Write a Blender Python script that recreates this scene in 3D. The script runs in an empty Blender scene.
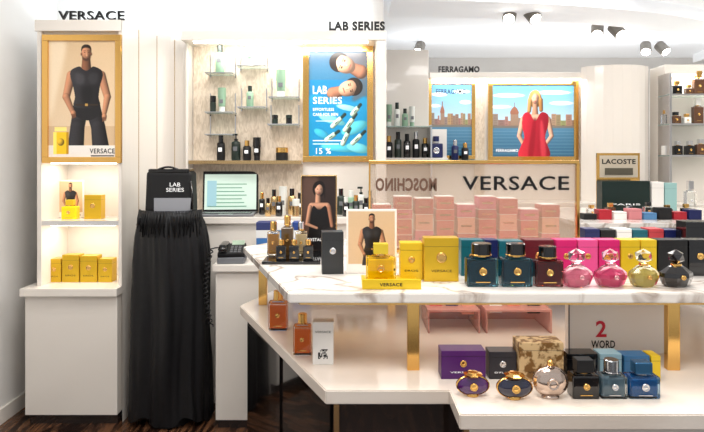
import bpy, bmesh, math, random
import numpy as np
from mathutils import Matrix, Vector
random.seed(4)
F=560.0; CX=352.0; HY=160.0; EYE=1.5
def X(px,d): return (px-CX)/F*d
def Z(py,d): return EYE-(py-HY)/F*d
scene=bpy.context.scene
scene.view_settings.view_transform='Standard'
scene.view_settings.look='None'
LK=0.80   # overall lamp level

# ---------------------------------------------------------------- materials
MC={}
def srgb(c):
    return tuple(((v/255)/12.92 if v/255<=0.04045 else ((v/255+0.055)/1.055)**2.4) for v in c)
def mat(name,c,rough=0.5,metal=0.0,trans=0.0,alpha=1.0,emis=0.0,coat=0.0,ior=1.45):
    if name in MC: return MC[name]
    m=bpy.data.materials.new(name); m.use_nodes=True
    b=m.node_tree.nodes['Principled BSDF']; col=srgb(c)+(1,)
    b.inputs['Base Color'].default_value=col
    b.inputs['Roughness'].default_value=rough
    b.inputs['Metallic'].default_value=metal
    b.inputs['Transmission Weight'].default_value=trans
    b.inputs['Alpha'].default_value=alpha
    b.inputs['IOR'].default_value=ior
    b.inputs['Coat Weight'].default_value=coat
    if emis>0:
        b.inputs['Emission Color'].default_value=col
        b.inputs['Emission Strength'].default_value=emis
    MC[name]=m; return m
def noise_mat(name,c1,c2,scale,lo,hi,rough,stretch=(1,1,1),distort=0.0,detail=6,coat=0.0,bump=0.0,vein=False,emis=0.0,vw=.06):
    m=mat(name,c1,rough,coat=coat,emis=emis); nt=m.node_tree; b=nt.nodes['Principled BSDF']
    tc=nt.nodes.new('ShaderNodeTexCoord'); mp=nt.nodes.new('ShaderNodeMapping')
    mp.inputs['Scale'].default_value=stretch
    n=nt.nodes.new('ShaderNodeTexNoise'); n.inputs['Scale'].default_value=scale
    n.inputs['Detail'].default_value=detail; n.inputs['Distortion'].default_value=distort
    r=nt.nodes.new('ShaderNodeValToRGB')
    e=r.color_ramp.elements
    e[0].position=lo; e[0].color=srgb(c1)+(1,); e[1].position=hi; e[1].color=srgb(c2)+(1,)
    if vein:
        e[0].position=0.5-vw; e[1].position=0.5+vw; e[1].color=srgb(c1)+(1,)
        k=e.new(0.5); k.color=srgb(c2)+(1,)
    nt.links.new(tc.outputs['Object'],mp.inputs['Vector']); nt.links.new(mp.outputs[0],n.inputs['Vector'])
    nt.links.new(n.outputs['Fac'],r.inputs['Fac']); nt.links.new(r.outputs['Color'],b.inputs['Base Color'])
    if bump:
        bp=nt.nodes.new('ShaderNodeBump'); bp.inputs['Strength'].default_value=bump
        nt.links.new(n.outputs['Fac'],bp.inputs['Height']); nt.links.new(bp.outputs['Normal'],b.inputs['Normal'])
    return m
WHITE=mat('white_lacquer',(232,225,216),0.18,coat=0.35)
WALL=noise_mat('wall_paint',(234,232,229),(228,225,221),3,0.3,0.7,0.6)
CEIL=noise_mat('glowing_ceiling_paint',(240,242,244),(234,236,239),2,0.3,0.7,0.8,emis=0.34)  # faint emission added to the paint to brighten ceiling and soffit
BEIGE=noise_mat('woven_fabric_panel',(222,207,188),(198,181,160),60,0.4,0.62,0.6,(1,1,.3),1.2,3)
MARBLE=noise_mat('white_marble',(238,232,225),(182,167,155),2.6,0.4,0.6,0.08,(1,1.4,1),1.8,9,vein=True,vw=.045)
DECK=noise_mat('cream_stone',(234,224,213),(224,211,198),2,0.4,0.6,0.10)
FLOOR=noise_mat('dark_brown_stone',(30,17,12),(104,70,48),2.5,0.42,0.66,0.14,(6,1,1),1.8,8)
GOLD=mat('brushed_gold',(232,184,106),0.14,1.0)
PGOLD=mat('champagne_gold',(210,178,128),0.25,1.0)
YGOLD=mat('yellow_gold_foil',(214,174,40),0.28,0.5)
YBOX=mat('yellow_carton',(226,190,34),0.32,0.2)
YLIQ=mat('yellow_liquid',(250,212,20),0.1,emis=.05)
CHROME=mat('chrome',(220,220,222),0.12,1.0)
BLACK=mat('black_gloss',(10,9,10),0.08,coat=0.5)
BLKM=mat('black_matt',(14,14,16),0.6)
FAB=noise_mat('black_cloth',(4,4,6),(10,10,14),40,0.3,0.7,0.5)
GLASS=mat('shelf_glass',(180,208,200),0.05,alpha=0.5)
CLEAR=mat('clear_glass',(246,250,250),0.01,trans=1.0)
YGL=mat('yellow_glass',(255,236,120),0.01,trans=1.0)
INK=mat('black_ink',(6,6,8),0.35)
WINK=mat('white_ink',(245,245,245),0.5,emis=0.3)
LED=mat('led_strip',(255,247,235),0.5,emis=9)
LENS=mat('lamp_lens',(255,250,240),0.5,emis=25)
DARKGL=mat('smoked_brown_glass',(46,36,32),0.06,coat=0.6)
GREY=mat('grey_plastic',(110,112,116),0.5)
PAPER=mat('white_paper',(236,233,228),0.6)

# ---------------------------------------------------------------- builder
class B:
    def __init__(s,name,loc=(0,0,0),rot=0.0):
        s.name=name; s.bm=bmesh.new(); s.mats=[]
        s.M=Matrix.Translation(loc)@Matrix.Rotation(rot,4,'Z')
    def add(s,t,m,smooth=False,L=None,recalc=True):
        if m not in s.mats: s.mats.append(m)
        i=s.mats.index(m)
        if recalc: bmesh.ops.recalc_face_normals(t,faces=t.faces[:])
        for f in t.faces: f.material_index=i; f.smooth=smooth
        if L is not None: t.transform(L)
        t.transform(s.M)
        me=bpy.data.meshes.new('tmp'); t.to_mesh(me); t.free()
        s.bm.from_mesh(me); bpy.data.meshes.remove(me)
    def box(s,c,sz,m,bev=0.0,rz=0.0,taper=1.0,rx=0.0,seg=2):
        t=bmesh.new(); bmesh.ops.create_cube(t,size=1)
        for v in t.verts:
            k=taper if v.co.z>0 else 1
            v.co=Vector((v.co.x*sz[0]*k,v.co.y*sz[1]*k,(v.co.z+.5)*sz[2]))
        if bev: bmesh.ops.bevel(t,geom=t.edges[:],offset=bev,segments=seg,affect='EDGES',profile=.6)
        s.add(t,m,False,Matrix.Translation(c)@Matrix.Rotation(rz,4,'Z')@Matrix.Rotation(rx,4,'X')); return s
    def bb(s,x0,x1,y0,y1,z0,z1,m,bev=0.0):
        return s.box(((x0+x1)/2,(y0+y1)/2,z0),(x1-x0,y1-y0,z1-z0),m,bev)
    def lathe(s,c,prof,m,seg=24,sx=1,sy=1,smooth=True,L=None):
        t=bmesh.new(); rings=[]
        for r,z in prof:
            if r<1e-6: rings.append([t.verts.new((0,0,z))])
            else: rings.append([t.verts.new((r*sx*math.cos(2*math.pi*(k+.5)/seg),r*sy*math.sin(2*math.pi*(k+.5)/seg),z)) for k in range(seg)])
        for a,b in zip(rings,rings[1:]):
            for k in range(seg):
                k2=(k+1)%seg
                if len(a)==1 and len(b)==1: continue
                if len(a)==1: t.faces.new((a[0],b[k],b[k2]))
                elif len(b)==1: t.faces.new((a[k],a[k2],b[0]))
                else: t.faces.new((a[k],a[k2],b[k2],b[k]))
        s.add(t,m,smooth,Matrix.Translation(c)@(L or Matrix.Identity(4))); return s
    def cyl(s,c,r,h,m,seg=24,r2=None,L=None,bev=0.0):
        r2=r if r2 is None else r2; b=bev or min(r,h)*.08
        return s.lathe(c,[(0,0),(r-b,0),(r,b),(r2,h-b),(r2-b,h),(0,h)],m,seg,L=L,smooth=False)
    def ball(s,c,r,m,sub=2,smooth=True,sc=(1,1,1)):
        t=bmesh.new(); bmesh.ops.create_icosphere(t,subdivisions=sub,radius=r)
        for v in t.verts: v.co=Vector((v.co.x*sc[0],v.co.y*sc[1],v.co.z*sc[2]))
        s.add(t,m,smooth,Matrix.Translation(c)); return s
    def prism(s,pts,z0,z1,m,bev=0.0,smooth=False):
        t=bmesh.new(); f=t.faces.new([t.verts.new((x,y,z0)) for x,y in pts])
        r=bmesh.ops.extrude_face_region(t,geom=[f])
        for v in [g for g in r['geom'] if isinstance(g,bmesh.types.BMVert)]: v.co.z=z1
        bmesh.ops.recalc_face_normals(t,faces=t.faces[:])
        if bev: bmesh.ops.bevel(t,geom=t.edges[:],offset=bev,segments=2,affect='EDGES')
        s.add(t,m,smooth); return s
    def text(s,st,cx,y,z0,w,h,m,mirror=False,ex=0.0,bold=0.0):
        cu=bpy.data.curves.new('t','FONT'); cu.body=st; cu.extrude=0.0; cu.resolution_u=3; cu.offset=bold
        if bold: cu.space_character=1.08
        o=bpy.data.objects.new('t',cu); scene.collection.objects.link(o)
        dg=bpy.context.evaluated_depsgraph_get(); me=bpy.data.meshes.new_from_object(o.evaluated_get(dg))
        bpy.data.objects.remove(o); bpy.data.curves.remove(cu)
        if not me.vertices: return s
        xs=[v.co.x for v in me.vertices]; ys=[v.co.y for v in me.vertices]
        t=bmesh.new(); t.from_mesh(me); bpy.data.meshes.remove(me)
        kx=w/(max(xs)-min(xs)); ky=h/(max(ys)-min(ys)); mx=(max(xs)+min(xs))/2; y0=min(ys)
        if ex:
            r=bmesh.ops.extrude_face_region(t,geom=t.faces[:])
            for v in [g for g in r['geom'] if isinstance(g,bmesh.types.BMVert)]: v.co.z=1.0
        sg=-1 if mirror else 1
        for v in t.verts:
            v.co=Vector((cx+sg*(v.co.x-mx)*kx, y+(-ex if v.co.z>.5 else 0), z0+(v.co.y-y0)*ky))
        s.add(t,m,recalc=bool(ex)); return s
    def tube(s,pts,r,m,seg=8):
        t=bmesh.new(); P=[Vector(p) for p in pts]; prev=None
        for i,p in enumerate(P):
            d=(P[min(i+1,len(P)-1)]-P[max(i-1,0)]).normalized()
            a=d.orthogonal().normalized() if prev is None else (prev[2]-d*prev[2].dot(d)).normalized(); b=d.cross(a)
            ring=[t.verts.new(p+(a*math.cos(2*math.pi*k/seg)+b*math.sin(2*math.pi*k/seg))*r) for k in range(seg)]
            if prev:
                for k in range(seg): t.faces.new((prev[0][k],prev[0][(k+1)%seg],ring[(k+1)%seg],ring[k]))
            else: t.faces.new(ring)
            prev=(ring,b,a)
        t.faces.new(prev[0]); s.add(t,m,True); return s
    def done(s):
        vs=s.bm.verts
        lo=Vector((min(v.co.x for v in vs),min(v.co.y for v in vs),min(v.co.z for v in vs)))
        hi=Vector((max(v.co.x for v in vs),max(v.co.y for v in vs),max(v.co.z for v in vs)))
        o0=Vector(((lo.x+hi.x)/2,(lo.y+hi.y)/2,lo.z))
        s.bm.transform(Matrix.Translation(-o0))
        me=bpy.data.meshes.new(s.name); s.bm.to_mesh(me); s.bm.free()
        for m in s.mats: me.materials.append(m)
        o=bpy.data.objects.new(s.name,me); o.location=o0; scene.collection.objects.link(o); return o

# ---------------------------------------------------------------- printed pictures (colour-attribute sheets)
def smooth2(pts,n=6):
    out=[]; N=len(pts)
    for i in range(N):
        p0,p1,p2,p3=[Vector(pts[(i+k)%N]) for k in (-1,0,1,2)]
        for j in range(n):
            t=j/n
            out.append(tuple(.5*((2*p1)+(-p0+p2)*t+(2*p0-5*p1+4*p2-p3)*t*t+(-p0+3*p1-3*p2+p3)*t**3)))
    return out
class Print:
    def __init__(s,x0,x1,y0,y1,res=3.0):
        s.x0,s.x1,s.y0,s.y1=x0,x1,y0,y1; s.res=res
        s.nx=max(8,int((x1-x0)*res)); s.ny=max(8,int((y1-y0)*res))
        s.XX,s.YY=np.meshgrid(np.linspace(x0,x1,s.nx),np.linspace(y0,y1,s.ny))
        s.c=np.zeros((s.ny,s.nx,3)); s.cx=s.cy=s.ox=s.oy=0; s.k=1.0
    def at(s,ox,oy,cx,cy,k): s.ox,s.oy,s.cx,s.cy,s.k=ox,oy,cx,cy,k
    def t(s,p): return (s.cx+(p[0]-s.ox)*s.k, s.cy+(p[1]-s.oy)*s.k)
    def mix(s,m,c):
        m=m[...,None]; s.c=s.c*(1-m)+np.array(c,float)*m
    def grad(s,c0,c1,y0,y1):
        t=np.clip((s.YY-y0)/(y1-y0),0,1)[...,None]; m=((s.YY>=y0)&(s.YY<=y1))[...,None]
        s.c=np.where(m,np.array(c0,float)*(1-t)+np.array(c1,float)*t,s.c)
    def rect(s,x0,x1,y0,y1,c,a=1.0):
        s.mix(((s.XX>=x0)&(s.XX<=x1)&(s.YY>=y0)&(s.YY<=y1)).astype(float)*a,c)
    def blur(s,m,r):
        r=int(r)
        for _ in range(2):
            for ax in (0,1):
                a=np.zeros_like(m)
                for q in range(-r,r+1): a+=np.roll(m,q,ax)
                m=a/(2*r+1)
        return m
    def poly(s,pts,c,sm=True,soft=0,a=1.0,c2=None):
        P=[s.t(p) for p in pts]; P=smooth2(P) if sm else P
        ins=np.zeros(s.XX.shape,bool); n=len(P)
        for i in range(n):
            x1,y1=P[i]; x2,y2=P[(i+1)%n]
            if y1==y2: continue
            cond=((y1>s.YY)!=(y2>s.YY))&(s.XX<(x2-x1)*(s.YY-y1)/(y2-y1)+x1)
            ins^=cond
        m=ins.astype(float)
        if c2 is not None:
            xs=[p[0] for p in P]; t=np.clip((s.XX-min(xs))/(max(xs)-min(xs)),0,1)[...,None]
            c=np.array(c,float)*(1-t)+np.array(c2,float)*t
        m=s.blur(m,soft if soft else 0) if soft else m
        s.mix(m*a,c)
    def limb(s,a,b,ra,rb,c,lo=.42):
        ax,ay=s.t(a); bx,by=s.t(b); ra*=s.k; rb*=s.k
        dx,dy=bx-ax,by-ay; L=dx*dx+dy*dy+1e-9
        t=np.clip(((s.XX-ax)*dx+(s.YY-ay)*dy)/L,0,1); r=ra+(rb-ra)*t
        nx=(s.XX-ax-t*dx)/r; ny=(s.YY-ay-t*dy)/r; s._shade(nx,ny,r,c,lo)
    def blob(s,x,y,rx,ry,c,ang=0,lo=.42):
        x,y=s.t((x,y)); rx*=s.k; ry*=s.k; ca,sa=math.cos(ang),math.sin(ang)
        u=((s.XX-x)*ca+(s.YY-y)*sa)/rx; v=(-(s.XX-x)*sa+(s.YY-y)*ca)/ry
        s._shade(u*ca-v*sa,u*sa+v*ca,min(rx,ry),c,lo)
    def _shade(s,nx,ny,r,c,lo):
        q=nx*nx+ny*ny; m=np.clip((1-np.sqrt(q))*r*s.res*.6+.3,0,1)*(q<1.2)
        nz=np.sqrt(np.clip(1-q,0,1)); l=np.clip(-.55*nx-.35*ny+.76*nz,0,1)
        sh=(lo+(1.12-lo)*l)[...,None]
        mm=m[...,None]; s.c=s.c*(1-mm)+np.clip(np.array(c,float)*sh,0,255)*mm
    def mesh(s,d,y):
        c=np.clip(s.c+np.random.RandomState(1).normal(0,2.0,s.c.shape[:2])[...,None],0,255)/255
        lin=np.where(c<=.04045,c/12.92,((c+.055)/1.055)**2.4)
        v=np.stack([(s.XX-CX)/F*d,np.full(s.XX.shape,y),EYE-(s.YY-HY)/F*d],-1).reshape(-1,3)
        i=np.arange(s.ny*s.nx).reshape(s.ny,s.nx)
        f=np.stack([i[:-1,:-1],i[1:,:-1],i[1:,1:],i[:-1,1:]],-1).reshape(-1,4)
        return v,f,np.concatenate([lin.reshape(-1,3),np.ones((s.nx*s.ny,1))],1)
def printmat(em):
    n='printed_picture_%g'%em
    if n in MC: return MC[n]
    m=mat(n,(200,200,200),.3); nt=m.node_tree; b=nt.nodes['Principled BSDF']
    a=nt.nodes.new('ShaderNodeVertexColor'); a.layer_name='Col'
    nt.links.new(a.outputs[0],b.inputs['Base Color']); nt.links.new(a.outputs[0],b.inputs['Emission Color'])
    b.inputs['Emission Strength'].default_value=em; return m
def poster(name,x0,x1,y0,y1,d,fr,draw,frame=GOLD,texts=(),emis=.2,back=WHITE):
    b=B(name)
    a0,a1,c0,c1=X(x0,d),X(x1,d),Z(y1,d),Z(y0,d); f=fr/F*d
    b.bb(a0+.001,a1-.001,d-.002,d+.010,c0+.0005,c1-.001,back)
    if fr:
        b.bb(a0,a1,d-.014,d+.012,c0,c0+f,frame,.002); b.bb(a0,a1,d-.014,d+.012,c1-f,c1,frame,.002)
        b.bb(a0,a0+f,d-.014,d+.012,c0+f,c1-f,frame,.002); b.bb(a1-f,a1,d-.014,d+.012,c0+f,c1-f,frame,.002)
    for st,tx0,tx1,ty0,ty1,m in texts:
        b.text(st,(X(tx0,d)+X(tx1,d))/2,d-.0040,Z(ty1,d),X(tx1,d)-X(tx0,d),Z(ty0,d)-Z(ty1,d),m,bold=.015)
    o=b.done()
    e=fr if fr else .4
    p=Print(x0+e,x1-e,y0+e,y1-e,3.0 if (x1-x0)>45 else 4.0); draw(p); v,fc,col=p.mesh(d,d-.003)
    me=bpy.data.meshes.new('print'); me.from_pydata((v-np.array(o.location)).tolist(),[],fc.tolist())
    at=me.color_attributes.new('Col','FLOAT_COLOR','POINT'); at.data.foreach_set('color',col.astype(np.float32).ravel())
    me.materials.append(printmat(emis)); q=bpy.data.objects.new('print',me); scene.collection.objects.link(q); q.parent=o
    return o
SK=(190,132,98); SKD=(128,82,58); BK=(46,44,48); HR=(34,22,16)
def man(p,cx,cy,k):
    p.at(84,100,cx,cy,k)
    p.limb((79.5,106),(76,126),7.5,7,BK,.2); p.limb((76,126),(74,150),7,8,BK,.2)
    p.limb((90.5,106),(96,126),7.5,7,BK,.2); p.limb((96,126),(99,150),7,8.5,BK,.2)
    p.poly([(74,103),(96,103),(97,114),(86,120),(73,114)],(26,25,28))
    p.limb((70,76),(65,97),4.6,3.7,SK); p.limb((65,97),(71,111),3.6,2.4,SK)
    p.limb((99,76),(105,97),4.4,3.6,SK); p.limb((105,97),(102,113),3.5,2.3,SK)
    p.blob(72,113,2.7,3.2,SK); p.blob(102,116,2.5,3.4,SK)
    for j in range(4): p.limb((70.5+j*1.1,114),(71+j*1.1,118-.4*j),.6,.5,SKD)
    for j in range(4): p.limb((100.7+j*1.0,117),(100.3+j*1.0,121-.4*j),.6,.5,SKD)
    p.limb((84.5,58),(84.5,71),3.8,5,SKD)
    p.poly([(77.5,67.5),(81,70),(84.5,71.5),(88,70),(91.5,67.5),(99,71),(100.5,77),(98,86),(96.5,97),(96.5,107),(73.5,107),(73.5,97),(71.5,86),(69,77),(70,71)],(52,50,54),c2=(16,15,18))
    p.poly([(74,74),(82,76),(82,84),(75,84)],(84,82,86),soft=4,a=.5); p.poly([(87,75),(96,74),(95,84),(88,84)],(70,68,72),soft=4,a=.45)
    p.poly([(80,88),(90,88),(89,102),(81,102)],(10,10,12),soft=4,a=.6)
    p.rect(*[*[p.t((74,0))[0],p.t((96,0))[0]],*[p.t((0,103.8))[1],p.t((0,105.6))[1]]],(50,36,24))
    p.rect(p.t((83.4,0))[0],p.t((86,0))[0],p.t((0,103.5))[1],p.t((0,105.9))[1],(180,140,70))
    p.blob(84.6,54.5,4.7,7.4,SK); p.blob(79.8,55.5,.9,1.7,SKD); p.blob(89.4,55.5,.9,1.7,SKD)
    p.poly([(80.4,57),(82.4,59.3),(87,59.3),(89,57),(88,61),(84.8,62.4),(81.4,61)],(64,40,28),soft=1,a=.75)
    p.poly([(79.8,53.5),(80,48.5),(84,46),(88.8,48),(89.4,53.5),(88,50.2),(84.4,49.4),(81.2,50.2)],HR)
    p.limb((81.8,52.5),(83.8,52.3),.3,.3,HR); p.limb((85.6,52.3),(87.8,52.5),.3,.3,HR)
    p.blob(82.8,53.9,.8,.45,(20,14,12)); p.blob(86.7,53.9,.8,.45,(20,14,12)); p.poly([(84.5,53.5),(85.7,57.2),(84.1,57.4)],(210,156,120),a=.8); p.blob(84.8,59.6,1.5,.5,(140,78,64))
def draw_man(p):
    p.grad((208,178,140),(228,204,172),p.y0,p.y1); p.rect(p.x0,p.x1,126,145,(196,162,124),.6)
    p.poly([(49,41),(66,41),(60,80),(49,120)],(240,222,194),soft=6,a=.7)
    man(p,86,100,1.03); p.at(0,0,0,0,1)
    p.grad((236,230,222),(232,224,216),145.5,p.y1)
    p.rect(53.5,69,132,154,(240,196,30)); p.rect(53.5,57,132,154,(255,232,110)); p.rect(66.5,69,132,154,(190,140,10)); p.rect(55,67,127,131.5,(250,226,130)); p.blob(61,142,3.6,3.8,(230,180,40))
    p.rect(91,114,155.3,156.4,(60,60,60))

# ---------------------------------------------------------------- room
B('floor').bb(-2.1,5.2,-1.5,7.2,-.1,0,FLOOR).done()
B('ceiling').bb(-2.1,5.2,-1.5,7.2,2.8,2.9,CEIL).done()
B('wall_left').bb(-2.1,-2.0,-1.5,7.2,0,2.8,WALL).done()
B('wall_right').bb(5.1,5.2,-1.5,7.2,0,2.8,WALL).done()
B('wall_back').bb(-2.0,5.1,7.1,7.2,0,2.8,WALL).done()
b=B('wall_partition')
pts=[(-2.0,3.8),(.12,3.8)]+[(.12+.1*math.sin(a),3.9-.1*math.cos(a)) for a in [math.pi*k/12 for k in range(1,12)]]+[(.12,4.0),(-2.0,4.0)]
b.prism(pts,0,2.8,WALL).done()
B('baseboard_left').bb(-2.0,-1.985,-1.5,3.79,0,.09,WHITE,.003).done()
b=B('trim_soffit')
outer=[]
for k in range(25):
    t=k/24; a=math.pi*.5*t
    outer.append((.3+3.9*math.sin(a), 4.2+ 2.2*(1-math.cos(a))))
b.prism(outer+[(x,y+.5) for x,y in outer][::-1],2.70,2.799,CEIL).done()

# ---------------------------------------------------------------- left display cabinet
b=B('display_cabinet')
b.bb(-1.80,-1.316,3.5,3.54,0,2.3,WHITE)
b.bb(-1.80,-1.775,3.2,3.5,.78,2.3,WHITE,.002); b.bb(-1.335,-1.316,3.2,3.5,.78,2.3,WHITE,.002)
b.bb(-1.775,-1.335,3.225,3.5,1.49,2.3,WHITE)
b.bb(-1.81,-1.316,3.19,3.225,2.235,2.30,WHITE,.004)
b.bb(-1.775,-1.335,3.22,3.5,1.13,1.15,WHITE); b.bb(-1.79,-1.316,3.205,3.222,1.125,1.152,CHROME,.002)
b.bb(-1.86,-1.316,3.13,3.54,.735,.78,WHITE,.004)
b.bb(-1.845,-1.325,3.16,3.5,.06,.735,WHITE,.003)
b.bb(-1.835,-1.335,3.19,3.5,0,.06,DARKGL)
b.bb(-1.74,-1.37,3.235,3.26,1.478,1.489,LED); b.bb(-1.74,-1.37,3.235,3.26,1.12,1.129,LED)
b.text('VERSACE',X(91,3.2),3.215,2.301,X(124,3.2)-X(58,3.2),.052,INK,ex=.015,bold=.015)
b.done()
poster('framed_poster',43,122,35,163,3.2,6,draw_man,texts=[('VERSACE',90,115,148.5,153.5,INK)],emis=.12)

# ---------------------------------------------------------------- curved corner panel
b=B('wall_panel_curved')
P0=[(-1.313+.238*(1-math.cos(a)),3.2+.52*math.sin(a)) for a in [math.pi/2*k/16 for k in range(17)]]
b.prism(P0+[(-1.075,3.79),(-1.313,3.79)],0,2.31,WHITE)
for i in (4,8,12):
    x,y=P0[i]; b.box((x+.001,y-.001,0.02),(.003,.003,2.27),PGOLD)
b.done()

# ---------------------------------------------------------------- middle bay
b=B('illuminated_shelving_unit')
b.bb(-1.07,.215,3.72,3.79,0,2.3,WHITE)
b.bb(X(193,3.7),X(303,3.7),3.71,3.72,1.16,2.25,BEIGE)
b.bb(X(303,3.7),X(375,3.7),3.712,3.72,1.16,2.25,WHITE)
b.bb(-1.07,.215,3.5,3.72,2.25,2.31,WHITE,.004)
b.bb(.15,.215,3.5,3.72,1.15,2.25,WHITE,.01)
b.bb(-1.07,-1.055,3.6,3.72,1.15,2.25,WHITE,.003)
b.bb(-1.0,.1,3.53,3.56,2.24,2.251,LED)
b.bb(-1.05,X(303,3.7),3.6,3.72,1.475,1.495,WHITE,.003); b.bb(-1.05,X(303,3.7),3.594,3.6,1.475,1.497,PGOLD)
b.bb(-1.05,.215,3.42,3.72,1.11,1.15,WHITE,.004); b.bb(-1.03,.2,3.45,3.72,0,1.11,WHITE,.003)
b.text('LAB SERIES',X(357,3.5),3.515,2.311,X(385,3.5)-X(329,3.5),.056,INK,ex=.015,bold=.04)
b.done()
b=B('storage_counter'); b.bb(-.775,.05,3.1,3.4,.88,.92,WHITE,.004); b.bb(-.76,.04,3.12,3.4,0.05,.88,WHITE,.003)
b.bb(-.75,.03,3.14,3.4,0,.05,DARKGL); b.bb(-.42,-.416,3.118,3.12,.08,.86,GREY); b.done()
def face(p,cx,cy,r,ang,hair,mir=1):
    ca,sa=math.cos(ang),math.sin(ang)
    def R(x,y): return (cx+r*(x*mir*ca-y*sa),cy+r*(x*mir*sa+y*ca))
    p.blob(*R(0,-.36),r*.82,r*.84,hair,lo=.35)
    p.limb(R(0,.6),R(0,1.6),r*.42,r*.6,(166,112,86))
    p.blob(*R(0,.1),r*.72,r*1.0,(218,166,134),ang)
    p.poly([R(-.76,-.1),R(-.6,-.72),R(0,-.9),R(.6,-.72),R(.76,-.1),R(.5,-.5),R(-.1,-.58)],hair)
    for sx in (-.3,.3):
        p.limb(R(sx-.13,-.13),R(sx+.13,-.15),r*.04,r*.04,(50,32,24)); p.blob(*R(sx,.02),r*.12,r*.07,(30,20,16),ang)
    p.limb(R(0,.05),R(.03,.36),r*.06,r*.09,(238,190,158)); p.limb(R(-.2,.6),R(.2,.6),r*.06,r*.06,(176,90,80))
def draw_lab(p):
    p.grad((58,84,106),(50,104,136),p.y0,80); p.grad((24,110,160),(20,150,200),80,p.y1)
    p.poly([(340,48),(370,48),(370,100),(352,100),(360,78)],(96,84,84),soft=4,a=.7)
    face(p,350,88,11,1.25,(40,28,22),-1); face(p,343,64,12,-1.15,(30,22,20))
    p.poly([(308,99),(330,98),(352,102),(368,100),(368,158),(308,158)],(24,136,186),soft=3)
    for (x,y,rx,ry,c,a) in [(332,120,14,4,(120,214,226),.3),(354,128,14,6,(90,200,220),-.4),(348,108,12,3,(150,226,232),.2),(340,148,20,4,(80,190,215),.1),(322,134,9,4,(60,170,205),.5),(358,148,12,5,(110,206,222),.2)]:
        p.blob(x,y,rx,ry,c,a,lo=.75)
    for x,y,a,l in [(338,121,.8,15),(350,123,.6,17),(346,137,.45,15),(332,136,.95,13),(358,138,.8,15),(356,110,.7,11)]:
        dx,dy=math.sin(a)*l/2,-math.cos(a)*l/2
        p.limb((x-dx,y-dy),(x+dx*.4,y+dy*.4),2.5,2.5,(206,236,212)); p.limb((x+dx*.75,y+dy*.75),(x+dx*1.25,y+dy*1.25),1.7,1.7,(40,60,56),.6); p.limb((x-dx*.5,y-dy*.5),(x,y),.6,.6,(50,90,80))
    p.rect(313,343,140,141,(255,255,255),.9); p.rect(313,339,143.5,144.5,(255,255,255),.8); p.rect(316,338,120.6,121.4,(255,255,255),.8)
poster('framed_poster',303,373,46,162,3.695,6,draw_lab,texts=[('LAB',313,327,86,94,WINK),('SERIES',313,342,97,104,WINK),('EFFORTLESS',313,334,108,111,WINK),('CARE FOR MEN',313,338,113,116,WINK),('15 %',316,331,148,154,WINK)],emis=.28)

def skincare(px,d,z,wpx,hpx,body,cap,kind='bottle',name='skincare_bottle'):
    w=wpx/F*d; h=hpx/F*d; b=B(name,(X(px,d),d,z)); r=w/2
    if kind=='tube':
        b.cyl((0,0,0),r*.72,h*.22,cap,16); b.lathe((0,0,h*.22),[(r*.8,0),(r*.86,h*.1),(r*.95,h*.7),(r,h*.78)],body,18,1,1)
        b.box((0,0,h*.95),(w,.004,h*.05),body)
        b.lathe((0,0,h*.22),[(r*.86,h*.1),(r,h*.74),],body,18,1,.3)
        b.box((0,0,h*.6),(w*.98,r*.8,h*.36),body,.002,taper=.95)
    elif kind=='jar':
        b.cyl((0,0,0),r,h*.6,body,24); b.cyl((0,0,h*.6),r*1.02,h*.4,cap,24)
    elif kind=='pump':
        b.lathe((0,0,0),[(0,0),(r*.92,0),(r,h*.03),(r,h*.62),(r*.9,h*.68),(r*.4,h*.72),(0,h*.72)],body,24)
        b.cyl((0,0,h*.7),r*.42,h*.1,cap,16); b.cyl((0,0,h*.8),r*.15,h*.12,cap,10); b.box((r*-.25,0,h*.92),(r*1.3,r*.5,h*.07),cap,.001)
    else:
        b.lathe((0,0,0),[(0,0),(r*.9,0),(r,h*.03),(r,h*.66),(r*.85,h*.7),(r*.55,h*.73),(0,h*.73)],body,24)
        b.cyl((0,0,h*.72),r*.6,h*.28,cap,18)
    if kind!='jar': b.box((0,-r*.97,h*.35),(w*.45,.002,h*.16),WINK if body in (BLKM,BLACK) else GREY)
    return b.done()
SG=mat('sage_plastic',(138,170,144),.4); DG=mat('dark_green_plastic',(32,44,38),.35); LW=mat('pearl_plastic',(226,228,222),.35)
def shelf(x0,x1,y,d=3.62,w=.075,thick=.006):
    b=B('glass_shelf'); z=Z(y,d)
    b.bb(X(x0,d),X(x1,d),d-w/2,3.709,z-thick,z,GLASS,.001)
    b.bb(X(x0,d),X(x1,d),d-w/2-.001,d-w/2+.001,z-thick,z,CHROME)
    for x in (X(x0,d)+.008,X(x1,d)-.008): b.bb(x-.003,x+.003,d-.02,3.709,z-thick-.006,z-thick,CHROME); b.bb(x-.003,x+.003,3.70,3.709,z-.02,z+.13,CHROME)
    b.done(); return z
for (x0,x1,y,its) in [
 (206,234,73,[(220,9,28,SG,DG,'bottle'),]),(237,267,66,[(250,8,23,SG,LW,'tube')]),(269,299,97,[(281,10,27,SG,LW,'tube')]),
 (206,234,112,[(213,6,16,DG,BLACK,'jar'),(222,8,24,SG,LW,'tube')]),(238,266,107,[(250,7,21,SG,DG,'bottle')]),
 (206,234,134,[]),(268,299,124,[(275,6,9,DG,BLACK,'jar'),(289,6,9,BLACK,DG,'jar')])]:
    z=shelf(x0,x1,y)
    for px,w,h,bo,ca,k in its: skincare(px,3.62,z,w,h,bo,ca,k)
for px,w,h,bo,ca,k in [(221,8,25,BLKM,BLACK,'bottle'),(236,9,27,DG,BLACK,'pump'),(247,8,20,BLKM,GOLD,'bottle'),(257,8,23,BLACK,BLKM,'tube'),(282,12,13,BLKM,GOLD,'jar')]:
    skincare(px,3.655,1.497,w,h,bo,ca,k)

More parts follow.
